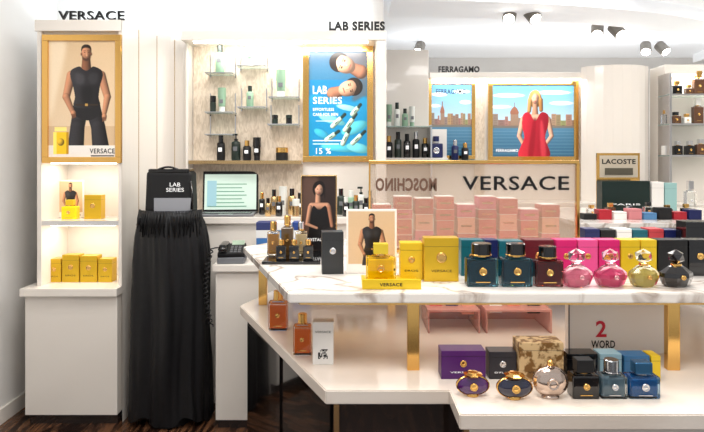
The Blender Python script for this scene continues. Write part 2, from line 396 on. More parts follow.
# ---------------------------------------------------------------- laptop, phone, counter goods
b=B('laptop',(X(228,3.56),3.56,1.15),0.08)
b.box((0,-.0,.0),(.34,.22,.014),GREY,.004); b.box((0,-.0,.014),(.30,.11,.002),BLKM); b.box((0,-.085,.014),(.09,.045,.001),CHROME)
for r in range(4):
    b.box((0,-.035+r*.023,.016),(.285,.016,.002),BLACK,.0005)
b.box((0,.112,.012),(.36,.010,.265),BLKM,.004,rx=-.12)
SCR=mat('laptop_screen',(200,220,208),.3,emis=.4)
b.box((0,.104,.026),(.335,.002,.232),SCR,rx=-.12)
for r in range(7): b.box((-.02,.1025+r*.0032,.045+.024*r),(.25-.03*(r%3),.001,.005),mat('screen_line',(90,150,120),.4,emis=.3),rx=-.12)
b.box((-.12,.1025,.045),(.06,.001,.17),mat('screen_side',(150,190,200),.4,emis=.4),rx=-.12)
b.box((0,.1275,.225),(.335,.001,.024),mat('screen_bar',(60,130,90),.4,emis=.4),rx=-.12)
b.done()
b=B('desk_phone',(X(233,3.22),3.2,.92),.1)
b.box((0,0,0),(.15,.16,.035),GREY,.006); b.box((0,.01,.03),(.15,.15,.05),BLKM,.01,rx=.25)
for i in range(3):
    for j in range(4): b.box((.0+i*.022,-.055+j*.024,.062+j*.006),(.015,.014,.006),GREY,.001)
b.box((-.045,0,.085),(.04,.17,.022),BLACK,.009); b.ball((-.045,-.07,.082),.026,BLACK,2,sc=(1,1,.7)); b.ball((-.045,.07,.09),.026,BLACK,2,sc=(1,1,.7))
b.box((.03,.06,.09),(.07,.04,.012),mat('lcd',(150,170,150),.3),rx=.5)
pts=[]
for k in range(90):
    t=k/89; pts.append((-.1-.012*math.cos(k*1.1)-.03*math.sin(math.pi*t),-.12+.012*math.sin(k*1.1),.09-.42*t))
b.tube([(-.06,-.06,.09),(-.08,-.1,.095)]+pts,.0035,BLKM,6)
b.done()
for px,cs in [(266,[(40,70,140),(225,228,232),(60,110,170),(230,230,230),(50,60,110)]),(284,[(225,228,232),(40,70,140),(230,230,230),(80,140,190),(235,235,235)]),(302,[(235,235,235),(30,40,90),(70,130,190),(235,235,235),(40,70,140)])]:
    b=B('carton_stack',(X(px,3.24),3.24,.92))
    for i,c in enumerate(cs): b.box((0,0,i*.045),(.098,.1,.044),mat('carton_%d_%d_%d'%c,c,.5),.002,rz=.02*(i%3-1))
    b.done()
for px,w,h,bo,ca,k in [(262,6,22,BLACK,GOLD,'bottle'),(274,7,25,PGOLD,BLACK,'bottle'),(283,8,28,LW,LW,'tube'),(292,8,26,PGOLD,BLACK,'bottle'),(300,7,22,BLKM,BLACK,'bottle'),(341,8,26,DG,BLACK,'bottle'),(351,8,24,SG,LW,'bottle'),(361,8,28,LW,DG,'pump'),(370,6,24,DG,BLACK,'bottle')]:
    skincare(px,3.6,1.15,w,h,bo,ca,k)
for px,w,h,bo,ca,k in [(268,6,18,PGOLD,BLACK,'bottle'),(279,7,20,BLACK,GOLD,'bottle'),(296,7,17,PGOLD,LW,'jar'),(346,7,19,BLACK,LW,'bottle'),(356,7,21,DG,GOLD,'bottle'),(366,7,18,BLKM,BLACK,'bottle')]:
    skincare(px,3.5,1.15,w,h,bo,ca,k)

# ---------------------------------------------------------------- black draped stand with bag
b=B('cloth_draped_stand')
cx,cy=X(171,3.24),3.24
t=bmesh.new(); rings=[]; NS=220
rnd=random.Random(21); fold=[(rnd.choice([3,4,5,7,9,11,14,19]),rnd.uniform(0,6.28),rnd.uniform(-2.6,2.6),rnd.uniform(.4,1)) for _ in range(9)]
levels=[(0.03,1.02),(.08,1.02),(.15,1.01),(.25,1.0),(.35,1.0),(.45,1.0),(.55,1.0),(.65,1.0),(.75,.99),(.85,.98),(.93,.97),(1.0,.95),(1.06,.93),(1.10,.90),(1.14,.86),(1.17,.80),(1.20,.74),(1.215,.4)]
for z,k in levels:
    ring=[]
    for i in range(NS):
        a=2*math.pi*i/NS; amp=.022+.030*(1.2-z)/1.2
        w=sum(math.sin(a*n+ph+sl*(1.2-z)+.5*math.sin(z*7+n))*am/(n/9)**.5 for n,ph,sl,am in fold)*amp*.85
        w=max(-.16,min(.12,w))
        if .85<z<1.19: w+=.016*math.sin(a*31+z*9+2*math.sin(a*4))
        hz=z+(.02*math.sin(a*5)+.012*math.sin(a*11) if z<.05 else 0)
        ring.append(t.verts.new((cx+.215*k*(1+w)*math.cos(a),cy+.138*k*(1+w)*math.sin(a),hz)))
    rings.append(ring)
for A,C in zip(rings,rings[1:]):
    for i in range(NS): t.faces.new((A[i],A[(i+1)%NS],C[(i+1)%NS],C[i]))
t.faces.new(rings[-1]); b.add(t,FAB,True)
for i in range(60):
    a=math.pi*(1+ (i+.5)/60); x=cx+.178*math.cos(a); y=cy+.118*math.sin(a)
    b.tube([(x,y,1.215),(x+.006*math.sin(i*3),y-.014,1.17),(x+.012*math.sin(i*2),y-.022,1.10+.035*math.sin(i*1.7))],.0035,FAB,5)
b.box((cx+.005,cy,1.20),(.27,.13,.235),BLKM,.02,taper=.94,seg=3)
b.box((cx+.005,cy-.005,1.42),(.235,.11,.03),BLACK,.01)
b.tube([(cx-.07+.14*k/12,cy-.05,1.44+.02*math.sin(math.pi*k/12)) for k in range(13)],.006,BLACK)
b.tube([(cx+.13,cy-.06,1.38),(cx+.145,cy-.07,1.3),(cx+.14,cy-.075,1.22)],.008,BLACK)
b.cyl((cx,cy,0.0),.12,.05,BLKM,24)
b.cyl((cx,cy,0.04),.03,1.17,CHROME,16)
b.text('LAB',cx+.045,cy-.0685,1.35,.06,.022,WINK); b.text('SERIES',cx+.045,cy-.0685,1.32,.10,.022,WINK)
b.box((cx+.035,cy-.073,1.2),(.215,.004,.085),mat('grey_card',(150,152,158),.4),.001)
b.done()

# ---------------------------------------------------------------- perfume goods
def carton(name,x0,x1,y0,d,z,m,dep=.055,em=None,txt=None,tm=INK,band=None,rot=0.0):
    w=X(x1,d)-X(x0,d)-.0015; h=Z(y0,d)-z; b=B(name,(X((x0+x1)/2,d),d+dep/2,z),rot)
    b.box((0,0,0),(w,dep,h),m,.0015)
    b.box((0,0,h*.8),(w+.0006,dep+.0006,.0008),INK if band is None else band)
    if em:
        L=Matrix.Rotation(math.pi/2,4,'X'); r=min(w*.15,h*.12)
        b.lathe((0,-dep/2,h*.55),[(0,.0012),(r*.5,.0016),(r*.7,.0008),(r*.78,.002),(r,.002),(r,0)],em,20,L=L)
    if txt: b.text(txt,0,-dep/2-.0008,h*.22,w*.6,h*.055,tm)
    return b.done()
def medal(b,x,y,z,r,m):
    L=Matrix.Rotation(math.pi/2,4,'X')
    b.lathe((x,y,z),[(0,.003),(r*.35,.0035),(r*.55,.002),(r*.75,.002),(r*.8,.004),(r,.004),(r,-.001)],m,20,L=L)
def square_bottle(name,x0,x1,y0,d,z,gl,cap,med=GOLD,dep=None,capw=.5,body=.66,roundcap=False,liq=None):
    w=X(x1,d)-X(x0,d); h=Z(y0,d)-z; dep=dep or w*.5; b=B(name,(X((x0+x1)/2,d),d+dep/2,z))
    b.box((0,0,0),(w,dep,h*body),gl,w*.07,seg=3)
    if liq: b.box((0,0,h*.05),(w*.86,dep*.74,h*body*.84),liq,w*.05)
    b.box((0,0,h*body-.001),(w*.62,dep*.62,h*.035),gl,w*.02)
    b.cyl((0,0,h*(body+.02)),w*.18,h*.06,med,18)
    if roundcap: b.cyl((0,0,h*(body+.06)),w*capw*.5,h*(.94-body),cap,28); b.cyl((0,0,h*(body+.06)),w*capw*.53,h*.025,med,28)
    else: b.box((0,0,h*(body+.06)),(w*capw,dep*.75,h*(.94-body)),cap,w*.03)
    medal(b,0,-dep/2-.0005,h*body*.55,w*.12,med)
    b.box((0,-dep/2-.001,h*body*.16),(w*.45,.0012,h*.02),med)
    return b.done()
def crystal_bottle(name,x0,x1,y0,d,z,gl,cap,liq,med=CHROME):
    w=X(x1,d)-X(x0,d); h=Z(y0,d)-z; b=B(name,(X((x0+x1)/2,d),d+w*.3,z),.15); r=w/2
    b.lathe((0,0,0),[(0,0),(r*.66,0),(r*.84,h*.05),(r*1.04,h*.26),(r*1.0,h*.38),(r*.5,h*.54),(r*.3,h*.57),(0,h*.57)],gl,8,1,.62,smooth=False)
    b.lathe((0,0,h*.05),[(0,0),(r*.55,0),(r*.82,h*.18),(r*.78,h*.28),(0,h*.40)],liq,8,1,.5,smooth=False)
    b.cyl((0,0,h*.56),r*.3,h*.06,med,20)
    b.ball((0,0,h*.8),h*.2,cap,1,False,sc=(1.25,1,1))
    medal(b,0,-r*.60,h*.28,r*.14,med)
    return b.done()
zt=1.1
b=B('display_island')
SL=[(-.19,1.68),(1.5,1.68),(1.5,2.85),(-.3,2.85),(-.50,2.58)]
b.prism(SL,1.07,1.10,MARBLE,.003)
b.prism([(x+(.03 if x<0 else -.03),y+(.03 if y<2 else -.03)) for x,y in SL],1.058,1.071,GOLD)
DK=[(-.075,1.58),(.275,1.58),(.275,1.43),(1.55,1.43),(1.55,2.9),(-.35,2.9),(-.50,2.50)]
b.prism(DK,.81,.85,DECK,.003)
BD_=[(-.045,1.63),(.30,1.63),(.30,1.48),(1.52,1.48),(1.52,2.87),(-.33,2.87),(-.465,2.49)]
b.prism(BD_,.06,.81,DARKGL,.002)
b.prism([(x*.98,y+.02) for x,y in BD_],0,.06,BLACK)
b.bb(.305,1.5,1.465,1.479,.08,.80,WHITE,.002)
for x,y in [(-.045,1.63),(.30,1.475)]: b.bb(x-.008,x+.008,y-.01,y+.008,.06,.81,PGOLD,.001)
p0=Vector((-.045,1.63)); p1=Vector((-.465,2.49)); dv=(p1-p0); L_=dv.length; ang=math.atan2(dv.y,dv.x)
for a,c in [(.03,.47),(.51,.97)]:
    m_=p0+dv*((a+c)/2); n=Vector((-dv.y,dv.x)).normalized()
    b.box((m_.x+n.x*.004,m_.y+n.y*.004,.10),(L_*(c-a),.01,.68),BLACK,.002,rz=ang)
for x,y in [(X(413,1.74),1.74),(X(672,1.74),1.74),(-.40,2.52),(.19,2.7),(1.1,2.7)]:
    b.bb(x-.019,x+.019,y-.012,y+.012,.85,1.06,GOLD,.002)
b.done()

# sign panel
ds=2.45
SIGNM=noise_mat('bronze_mesh_acrylic',(206,184,162),(184,160,138),160,.4,.6,.06,coat=.4)
SIGNM.node_tree.nodes['Principled BSDF'].inputs['Alpha'].default_value=.34
b=B('brand_sign_panel')
x0,x1=X(370,ds),X(577,ds); zt1=Z(163,ds)
b.bb(x0,x1,ds-.006,ds+.006,1.112,zt1,SIGNM)
b.bb(x0-.006,x1+.006,ds-.012,ds+.012,zt1-.004,zt1+.012,GOLD,.002); b.bb(x0,x1,ds-.03,ds+.03,1.1,1.112,GOLD,.002)
b.bb(x1-.006,x1+.008,ds-.012,ds+.012,1.112,zt1,GOLD,.002); b.bb(x0-.006,x0+.002,ds-.012,ds+.012,1.112,zt1,GOLD,.001)
b.text('VERSACE',X(515,ds),ds-.007,Z(190,ds),X(568,ds)-X(462,ds),X(14+352,ds),INK,ex=.006,bold=.01)
b.text('MOSCHINO',X(406,ds),ds+.012,Z(191,ds),X(437,ds)-X(376,ds),X(13+352,ds),mat('brown_letters',(104,76,62),.5),mirror=True,ex=.0195,bold=.03)
b.done()
PK=[mat('pink_carton_%d'%i,c,.4) for i,c in enumerate([(206,84,84),(226,128,104),(184,60,66),(232,160,140),(214,96,130),(240,190,170)])]
hs=[.066,.05,.082,.058]
for i in range(9):
    bb_=B('gift_carton_stack',(X(382+i*21,2.62),2.66,1.1)); z=0
    for k in range(4 if i<7 else 3):
        hh=hs[(i*3+k*2+k*i)%4]*.9
        if z+hh>.235: break
        bb_.box((0,0,z),(.086-.006*(k%2),.1,hh-.003),PK[(i*2+k*3+i*k)%6],.002); bb_.box((0,-.0508,z+hh*.4),(.05,.001,.008),GOLD); bb_.box((0,0,z+hh-.003),(.08,.096,.003),PAPER); z+=hh
    bb_.done()

# goods on marble
TEAL=mat('teal_glass',(120,190,205),.01,trans=1.0); TLIQ=mat('teal_liquid',(4,44,62),.08,coat=.5); TEALB=mat('teal_carton',(14,94,108),.35); NAVY=mat('navy_carton',(20,30,84),.35)
WINE=mat('wine_glass',(210,110,110),.01,trans=1.0); WLIQ=mat('wine_liquid',(84,8,14),.08,coat=.5); WINEB=mat('wine_carton',(96,12,26),.4); MAG=mat('magenta_carton',(206,26,106),.4); MAG2=mat('pink_carton',(226,78,142),.4)
WINED=mat('dark_wine_glass',(84,10,16),.03,coat=1)
cc=B('tester_plinth'); cc.bb(X(362,1.76),X(420,1.76),1.74,1.92,1.1,1.106,YBOX,.001)
cc.box((X(391,1.76),1.735,1.1),(X(420,1.76)-X(362,1.76),.01,.03),YBOX,.001)
cc.text('VERSACE',X(391,1.73),1.729,1.11,.07,.010,INK,bold=.02); cc.done()
def card_draw(p):
    h=p.y1-p.y0; p.grad((242,238,232),(238,234,228),p.y0,p.y1); g=2 if h>50 else 1
    p.rect(p.x0+g,p.x1-g,p.y0+g,p.y1-h*.14,(216,184,146)); man(p,(p.x0+p.x1)/2,(p.y0+p.y1)/2+h*.08,h/104)
    p.at(0,0,0,0,1); p.rect(p.x0,p.x1,p.y1-h*.12,p.y1,(240,236,230)); p.rect(p.x0,p.x0+g,p.y0,p.y1,(242,238,232)); p.rect(p.x1-g,p.x1,p.y0,p.y1,(242,238,232)); p.rect(p.x1-h*.34,p.x1-h*.08,p.y1-h*.08,p.y1-h*.045,(30,30,30))
poster('photo_card',346,397,209,HY+(EYE-1.1)/1.98*F-.05,1.98,0,card_draw,emis=.06,back=PAPER)
square_bottle('perfume_bottle',366,396,244,1.80,1.106,YGL,mat('yellow_cap',(236,206,60),.2,.4),GOLD,.045,liq=YLIQ)
carton('perfume_box',400,423,243,1.87,1.1,YBOX,em=GOLD,txt='EROS')
carton('perfume_box',424,459,238,1.84,1.1,YGOLD,em=GOLD,txt='VERSACE')
carton('perfume_box',461,484,240,1.93,1.1,TEALB,em=GOLD)
carton('perfume_box',485,498,240,1.93,1.1,NAVY)
carton('perfume_box',499,523,241,1.93,1.1,TEALB,em=GOLD)
carton('perfume_box',525,554,240,1.93,1.1,WINEB,em=GOLD)
square_bottle('perfume_bottle',467,499,244,1.76,zt,TEAL,BLACK,GOLD,.045,.62,roundcap=True,liq=TLIQ)
square_bottle('perfume_bottle',502,533,244,1.76,zt,TEAL,BLACK,GOLD,.045,.62,roundcap=True,liq=TLIQ)
square_bottle('perfume_bottle',536,564,247,1.76,zt,WINE,BLACK,GOLD,.045,.62,roundcap=True,liq=WLIQ)
for x0,x1,m in [(556,577,MAG),(578,598,MAG2),(599,620,MAG),(621,640,YBOX),(641,657,YBOX),(658,688,BLKM),(689,712,BLACK)]:
    carton('perfume_box',x0,x1,240,1.93,zt,m,em=GOLD)
def cg(n,c): return mat(n,c,.01,trans=1.0)
RGM=mat('rose_metal',(230,170,176),.2,1.0)
crystal_bottle('crystal_perfume_bottle',564,597,250,1.745,zt,cg('pink_glass',(255,222,230)),cg('pink_crystal',(255,226,234)),mat('pink_liquid',(246,150,176),.1,trans=.4),RGM)
crystal_bottle('crystal_perfume_bottle',598,632,250,1.745,zt,cg('rose_glass',(255,206,222)),cg('rose_crystal',(255,196,218)),mat('rose_liquid',(232,80,140),.1,trans=.4),RGM)
crystal_bottle('crystal_perfume_bottle',633,664,250,1.745,zt,cg('pale_gold_glass',(250,244,215)),cg('gold_crystal',(252,246,220)),mat('gold_liquid',(220,206,120),.1,trans=.4),GOLD)
crystal_bottle('crystal_perfume_bottle',665,699,251,1.745,zt,mat('jet_glass',(10,8,10),.03,coat=1),mat('jet_crystal',(24,20,24),.03,coat=1),BLACK,GOLD)
for i,(x0,x1) in enumerate([(585,600),(601,616),(617,632),(633,648),(649,664),(665,680)]):
    carton('gift_box',x0,x1,229+i%2,2.6,zt,[NAVY,BLKM,PAPER,TEALB,PK[2],NAVY][i],.08)
carton('gift_box',686,712,222,2.5,zt,BLACK,.08)
b=B('tester_tray'); b.bb(X(266,2.25),X(322,2.25),2.14,2.40,zt,zt+.012,BLACK,.003); b.done()
for px,h,m,c,l in [(273,36,CLEAR,GOLD,mat('amber_liquid',(190,130,40),.1)),(287,42,mat('bronze_glass',(90,66,36),.06,coat=.8),GOLD,None),(301,36,CLEAR,CHROME,mat('champagne_liquid',(222,196,150),.1))]:
    square_bottle('perfume_bottle',px-6,px+6,258-h,2.27,zt+.012,m,c,GOLD,.035,.55,.7,True,liq=l)
for px in (281,294,308):
    square_bottle('perfume_bottle',px-5,px+5,240,2.17,zt+.012,BLACK,GOLD,GOLD,.025,.55,.7,True)
def noir(p):
    p.grad((54,38,34),(24,18,18),p.y0,p.y1); p.poly([(303,180),(318,178),(312,240),(303,245)],(120,88,72),soft=5,a=.6)
    p.blob(319,189,6.5,8,(30,20,16)); p.limb((318,194),(318,204),2.4,3,(206,152,122)); p.blob(319,189.5,4.2,6,(224,170,140))
    p.poly([(314,190),(315,183),(321,181),(325,186),(325,200),(323,188),(319,184.5)],(24,16,14))
    p.blob(317.5,189,.8,.45,(20,14,12)); p.blob(321,189,.8,.45,(20,14,12)); p.blob(319.2,193,1.3,.5,(160,50,50))
    p.limb((312,206),(327,206),3.5,3.5,(206,152,122)); p.poly([(313,206),(319,210),(326,206),(329,222),(328,246),(309,246),(310,222)],(16,14,16))
    p.limb((310,207),(307,224),2.2,1.8,(200,146,116)); p.limb((307,224),(317,228),1.8,1.4,(200,146,116)); p.limb((329,207),(332,226),2.2,1.8,(170,116,90))
poster('photo_card',301,337,175,HY+(EYE-1.1)/2.44*F-.05,2.44,1.2,noir,frame=PGOLD,texts=[('CRYSTAL NOIR',305,333,238,241,WINK)],emis=.15)
carton('perfume_box',321,343,232,1.96,zt,mat('charcoal_carton',(44,46,48),.35),.06,em=CHROME,rot=.1)

zd=.85
AMB=mat('orange_liquid',(232,120,40),.1,trans=.35,emis=.08)
square_bottle('perfume_bottle',268,287,292,2.13,zd,CLEAR,GOLD,GOLD,.05,.5,.72,True,liq=AMB)
square_bottle('perfume_bottle',293,311,315,1.86,zd,CLEAR,GOLD,GOLD,.04,.5,.72,True,liq=AMB)
b=B('price_card_box',(X(323,1.78),1.80,zd)); b.box((0,0,0),(.066,.04,.135),PAPER,.001)
for i in range(9):
    for j in range(9):
        if random.random()<.5: b.box((-.014+i*.0034,-.0205,.018+j*.0034),(.0033,.001,.0033),INK)
b.text('VERSACE',0,-.0208,.1,.05,.007,INK); b.done()
b=B('promotion_board'); b.bb(X(566,1.9),X(661,1.9),1.88,1.91,zd,1.052,PAPER,.002)
b.bb(X(566,1.9),X(566,1.9)+.004,1.877,1.88,zd,1.052,GREY)
b.text('2',X(601,1.88),1.8785,Z(337,1.88),.036,.055,mat('red_ink',(200,20,50),.4),bold=.02); b.text('WORD',X(603,1.88),1.8785,Z(348,1.88),.08,.026,INK,bold=.02); b.done()
PAC=mat('pink_reflection_acrylic',(222,160,150),.08,alpha=.6)  # added risers; their pink stands in for reflections under the slab
for (a,c,dd) in [(428,480,2.1),(486,552,2.1)]:
    b=B('acrylic_riser'); b.bb(X(a,dd),X(c,dd),dd,dd+.2,.93,.938,PAC,.001)
    b.bb(X(a,dd),X(a,dd)+.006,dd,dd+.2,.85,.93,PAC); b.bb(X(c,dd)-.006,X(c,dd),dd,dd+.2,.85,.93,PAC); b.bb(X(a,dd)+.006,X(c,dd)-.006,dd+.19,dd+.2,.85,.93,PAC); b.done()
for i,px in enumerate([436,452,468,496,514,534]):
    carton('gift_box',px-6,px+6,[312,310,314,312,309,313][i],2.16,.9385,[PK[0],NAVY,PK[3],PAPER,PK[1],BLKM][i],.05)

PUR=mat('purple_carton',(78,26,98),.35); PURG=mat('purple_glass',(70,16,90),.03,coat=1); BAR=noise_mat('baroque_print',(206,176,130),(120,84,40),45,.45,.55,.4)
DSTR=mat('dark_stripe_carton',(44,42,48),.35); MIDN=mat('midnight_glass',(22,24,52),.03,coat=1); SILV=mat('rose_silver',(206,186,172),.12,.95)
carton('perfume_box',441,486,351,1.66,zd,PUR,.06,em=GOLD,txt='VERSACE',tm=WINK)
carton('perfume_box',489,517,352,1.66,zd,DSTR,.05,em=CHROME,txt='DYLAN',tm=WINK)
carton('perfume_box',519,564,343,1.64,zd,BAR,.07,txt='VERSACE')
carton('perfume_box',567,598,354,1.64,zd,BLACK,.05,em=GOLD)
carton('perfume_box',600,622,354,1.64,zd,mat('ice_blue_carton',(140,170,180),.35),.05,em=CHROME)
carton('perfume_box',624,650,356,1.64,zd,mat('ocean_carton',(44,98,140),.35),.05,em=GOLD)
carton('perfume_box',651,661,356,1.64,zd,YBOX,.05)
def disc_bottle(x0,x1,y0,d,z,gl,ring,cap,kind=0):
    w=X(x1,d)-X(x0,d); h=Z(y0,d)-z; r=w/2; b=B('round_perfume_bottle',(X((x0+x1)/2,d),d+r*.5,z)); L=Matrix.Rotation(math.pi/2,4,'X')
    bz=min(r,h*.4)
    b.lathe((0,0,0),[(0,0),(bz*.55,0),(bz*.6,.004),(bz*.4,.008)],ring,20,1,.7)
    b.ball((0,0,bz+.003),bz,gl,3,sc=(1.0*r/bz,.55,1))
    b.lathe((0,0,bz+.003),[(r*.97,-.006),(r*1.03,-.004),(r*1.03,.004),(r*.97,.006)],ring,32,1,bz/r,L=L)
    medal(b,0,-bz*.55,bz+.003,bz*.38,ring)
    b.cyl((0,0,bz*2),r*.25,h*.05,ring,20)
    if kind==0:
        b.lathe((0,0,bz*2+h*.04),[(r*.25,0),(r*.55,h*.02),(r*.6,h*.06),(r*.35,h*.1),(r*.3,h-bz*2-h*.06),(0,h-bz*2-h*.04)],cap,8,smooth=False)
    else:
        b.ball((0,0,bz*2+h*.12),h*.09,cap,2)
    b.done()
disc_bottle(458,491,374,1.52,zd,PURG,GOLD,GOLD)
disc_bottle(499,535,375,1.50,zd,MIDN,GOLD,GOLD)
disc_bottle(536,571,363,1.51,zd,SILV,SILV,GOLD,1)
square_bottle('perfume_bottle',573,600,361,1.52,zd,BLACK,BLKM,GOLD,.045,.62,.6)
square_bottle('perfume_bottle',602,628,362,1.52,zd,CLEAR,mat('cap_silver',(170,176,182),.15,.95),CHROME,.045,.55,.6,True,liq=mat('smoke_liquid',(110,138,154),.1,trans=.4))
square_bottle('perfume_bottle',630,661,364,1.52,zd,cg('blue_glass',(190,224,245)),mat('cap_blue',(60,110,150),.2,.7),CHROME,.045,.55,.62,liq=mat('blue_liquid',(40,116,180),.1,trans=.4))

poster('photo_card',57,84,180,HY+(EYE-1.15)/3.4*F-.05,3.4,0,card_draw,emis=.06,back=PAPER)
square_bottle('perfume_bottle',61,76,200,3.3,1.15,YLIQ,YBOX,GOLD,.05)
carton('perfume_box',84,101,195,3.32,1.15,YGOLD,.06,em=GOLD)
for x0,x1,y in [(47,61,259),(62,79,255),(80,97,256),(98,112,259)]:
    carton('perfume_box',x0,x1,y,3.3,.78,YGOLD,.07,em=GOLD,txt='EROS')

# ---------------------------------------------------------------- far bays
b=B('bottle_display_rack')
b.bb(.29,.73,5.32,5.4,0,2.55,WHITE,.01); b.bb(.29,.73,5.05,5.32,1.50,1.52,WHITE,.002)
b.bb(.29,.73,5.1,5.32,1.80,1.81,GLASS); b.bb(.29,.73,5.0,5.32,0,1.1,WHITE,.004)
b.bb(.285,.30,5.1,5.32,1.10,1.82,CHROME); b.bb(.715,.73,5.1,5.32,1.10,1.82,CHROME)
b.done()
for i,(px,h,bo,ca,k) in enumerate([(389,22,SG,LW,'tube'),(397,24,LW,DG,'bottle'),(405,18,SG,DG,'bottle'),(412,20,LW,SG,'tube')]): skincare(px,5.2,1.81,6,h,bo,ca,k)
for i,px in enumerate([389,398,407,416,425]): skincare(px,5.2,1.52,7,[22,26,24,26,20][i],[BLKM,DG,BLACK,BLKM,BLACK][i],[GOLD,BLACK,BLKM,CHROME,GOLD][i],'bottle')
b=B('perfume_wall_unit')
b.bb(.74,2.38,5.55,5.75,0,2.36,WHITE,.01); b.bb(.74,2.38,5.2,5.55,1.06,1.1,WHITE,.004); b.bb(.74,2.36,5.25,5.55,0,1.06,WHITE)
b.bb(.76,2.36,5.49,5.55,2.30,2.36,WHITE,.004); b.bb(.8,2.3,5.5,5.54,2.29,2.30,LED); b.bb(1.21,1.31,5.535,5.55,1.1,2.3,BEIGE); b.bb(2.24,2.38,5.535,5.55,1.1,2.3,BEIGE)
b.bb(.74,1.3,5.38,5.55,1.48,1.50,GLASS)
b.text('FERRAGAMO',X(459,5.5),5.51,2.361,X(480,5.5)-X(439,5.5),.06,INK,ex=.015,bold=.03)
b.done()
def city(p,scale=1):
    H=p.y1-p.y0; W=p.x1-p.x0
    p.grad((84,148,198),(186,212,226),p.y0,p.y0+H*.5); p.grad((86,132,160),(50,96,124),p.y0+H*.5,p.y1)
    for u,v,a,b_ in [(.2,.14,.2,.03),(.75,.1,.22,.03),(.85,.25,.15,.03),(.1,.3,.14,.025)]: p.blob(p.x0+W*u,p.y0+H*v,W*a,H*b_,(236,242,246),lo=.9)
    rs=np.random.RandomState(3); x=p.x0
    while x<p.x1:
        w=W*rs.uniform(.04,.09); h=H*rs.uniform(.06,.2); p.rect(x,x+w,p.y0+H*.56-h,p.y0+H*.58,tuple(rs.uniform(.8,1.1)*c for c in (160,134,110)))
        for q in np.arange(p.y0+H*.58-h,p.y0+H*.56,1.6): p.rect(x+w*.2,x+w*.8,q,q+.6,(110,88,74),.7)
        x+=w
    x=p.x0+W*.27; y=p.y0+H*.40
    p.rect(x-W*.05,x+W*.05,y,p.y0+H*.57,(150,124,104)); p.poly([(x-W*.05,y),(x-W*.035,y-H*.07),(x,y-H*.1),(x+W*.035,y-H*.07),(x+W*.05,y)],(150,100,78)); p.rect(x-.4,x+.4,y-H*.16,y-H*.09,(120,90,70))
    p.rect(p.x0,p.x1,p.y0+H*.565,p.y0+H*.6,(120,108,96),.8)
    for v in np.arange(.64,1,.045): p.rect(p.x0,p.x1,p.y0+H*v,p.y0+H*(v+.012),(120,156,178),.35)
WS=(226,172,144); BLN=(190,142,84)
def draw_woman(p):
    city(p)
    p.blob(535,99,6.6,9,BLN); p.limb((530,100),(529,111),2.4,2,BLN); p.limb((540.5,100),(541,110),2.4,2,(164,114,62))
    p.limb((535,104),(535,115),2.4,3.4,(196,140,112)); p.limb((527,117.5),(545,117.5),3.4,3.4,WS)
    p.limb((523,119),(519,136),2.8,2.3,WS); p.limb((519,136),(526,149),2.3,1.8,WS); p.limb((548,119),(551.5,136),2.7,2.2,WS); p.limb((551.5,136),(543,148),2.2,1.7,WS)
    p.poly([(523,115),(529,112.5),(535,121),(541,112.5),(548,115),(548,126),(545,138),(549,157),(519,157),(524,138),(522,126)],(216,46,62),c2=(130,14,32))
    p.poly([(533,122),(536,122),(533,156),(528,156)],(130,12,28),soft=2,a=.6); p.poly([(540,124),(543,124),(546,156),(541,156)],(240,86,96),soft=2,a=.5)
    p.blob(535,98.5,3.7,5.6,WS); p.poly([(530.6,100),(531,92.5),(536,90),(539.8,93),(540.2,101),(538.2,95.4),(534,93.6)],BLN)
    p.blob(533.5,98,.7,.4,(40,26,20)); p.blob(536.7,98,.7,.4,(40,26,20)); p.blob(535.2,101.6,1.1,.45,(186,50,60)); p.limb((535,98),(535.3,99.8),.3,.5,(244,196,172))
poster('framed_poster',488,578,81,161,5.52,4.5,draw_woman,texts=[('FERRAGAMO',496,518,149,152,WINK)],emis=.3)
poster('framed_poster',428,475,81,159,5.52,3.5,city,texts=[('FERRAGAMO',436,466,89,94,INK)],emis=.3)
b=B('boxed_perfume_bottle',(X(436,5.44),5.44,1.501))
b.box((0,.035,0),(.22,.01,.30),PAPER,.002); b.box((0,0,0),(.22,.08,.02),PAPER,.002); b.box((0,0,.02),(.13,.05,.14),NAVY,.012); b.cyl((0,0,.16),.025,.02,CHROME); b.cyl((0,0,.18),.03,.05,NAVY); medal(b,0,-.026,.09,.03,CHROME); b.done()
skincare(455,5.44,1.5,7,20,NAVY,CHROME); skincare(465,5.44,1.5,7,17,BLKM,GOLD)

b=B('curved_partition')
pp=[]
for k in range(13):
    a=math.pi*k/12; cxx=(X(586,5.3)+X(658,5.3))/2; rr=(X(658,5.3)-X(586,5.3))/2
    pp.append((cxx-rr*math.cos(a),5.5-.22*math.sin(a)))
pp+= [(pp[-1][0],5.75),(pp[0][0]+.14,5.75)]; pp[0]=(max(pp[0][0],2.39),pp[0][1]); pp[-1]=(pp[0][0],5.75)
b.prism(pp,0,2.4,WHITE).done()
b=B('open_shelving_unit'); b.bb(2.95,4.6,5.4,5.55,0,2.4,WHITE,.005); b.bb(2.95,4.6,5.0,5.4,1.06,1.1,WHITE,.004); b.bb(2.96,4.6,5.05,5.4,0,1.06,WHITE)
b.bb(3.0,4.5,5.30,5.34,2.30,2.31,LED); b.bb(2.95,4.6,5.28,5.4,2.31,2.4,WHITE)
zs=[Z(y,5.3) for y in (95,124,155)]
for z in zs: b.bb(2.95,4.5,5.2,5.4,z-.015,z,GLASS,.002); b.bb(2.95,4.5,5.195,5.2,z-.017,z,CHROME)
b.bb(2.95,2.97,5.2,5.4,1.1,2.31,CHROME)
b.done()
BRG=mat('brown_glass',(92,60,40),.08,coat=.5)
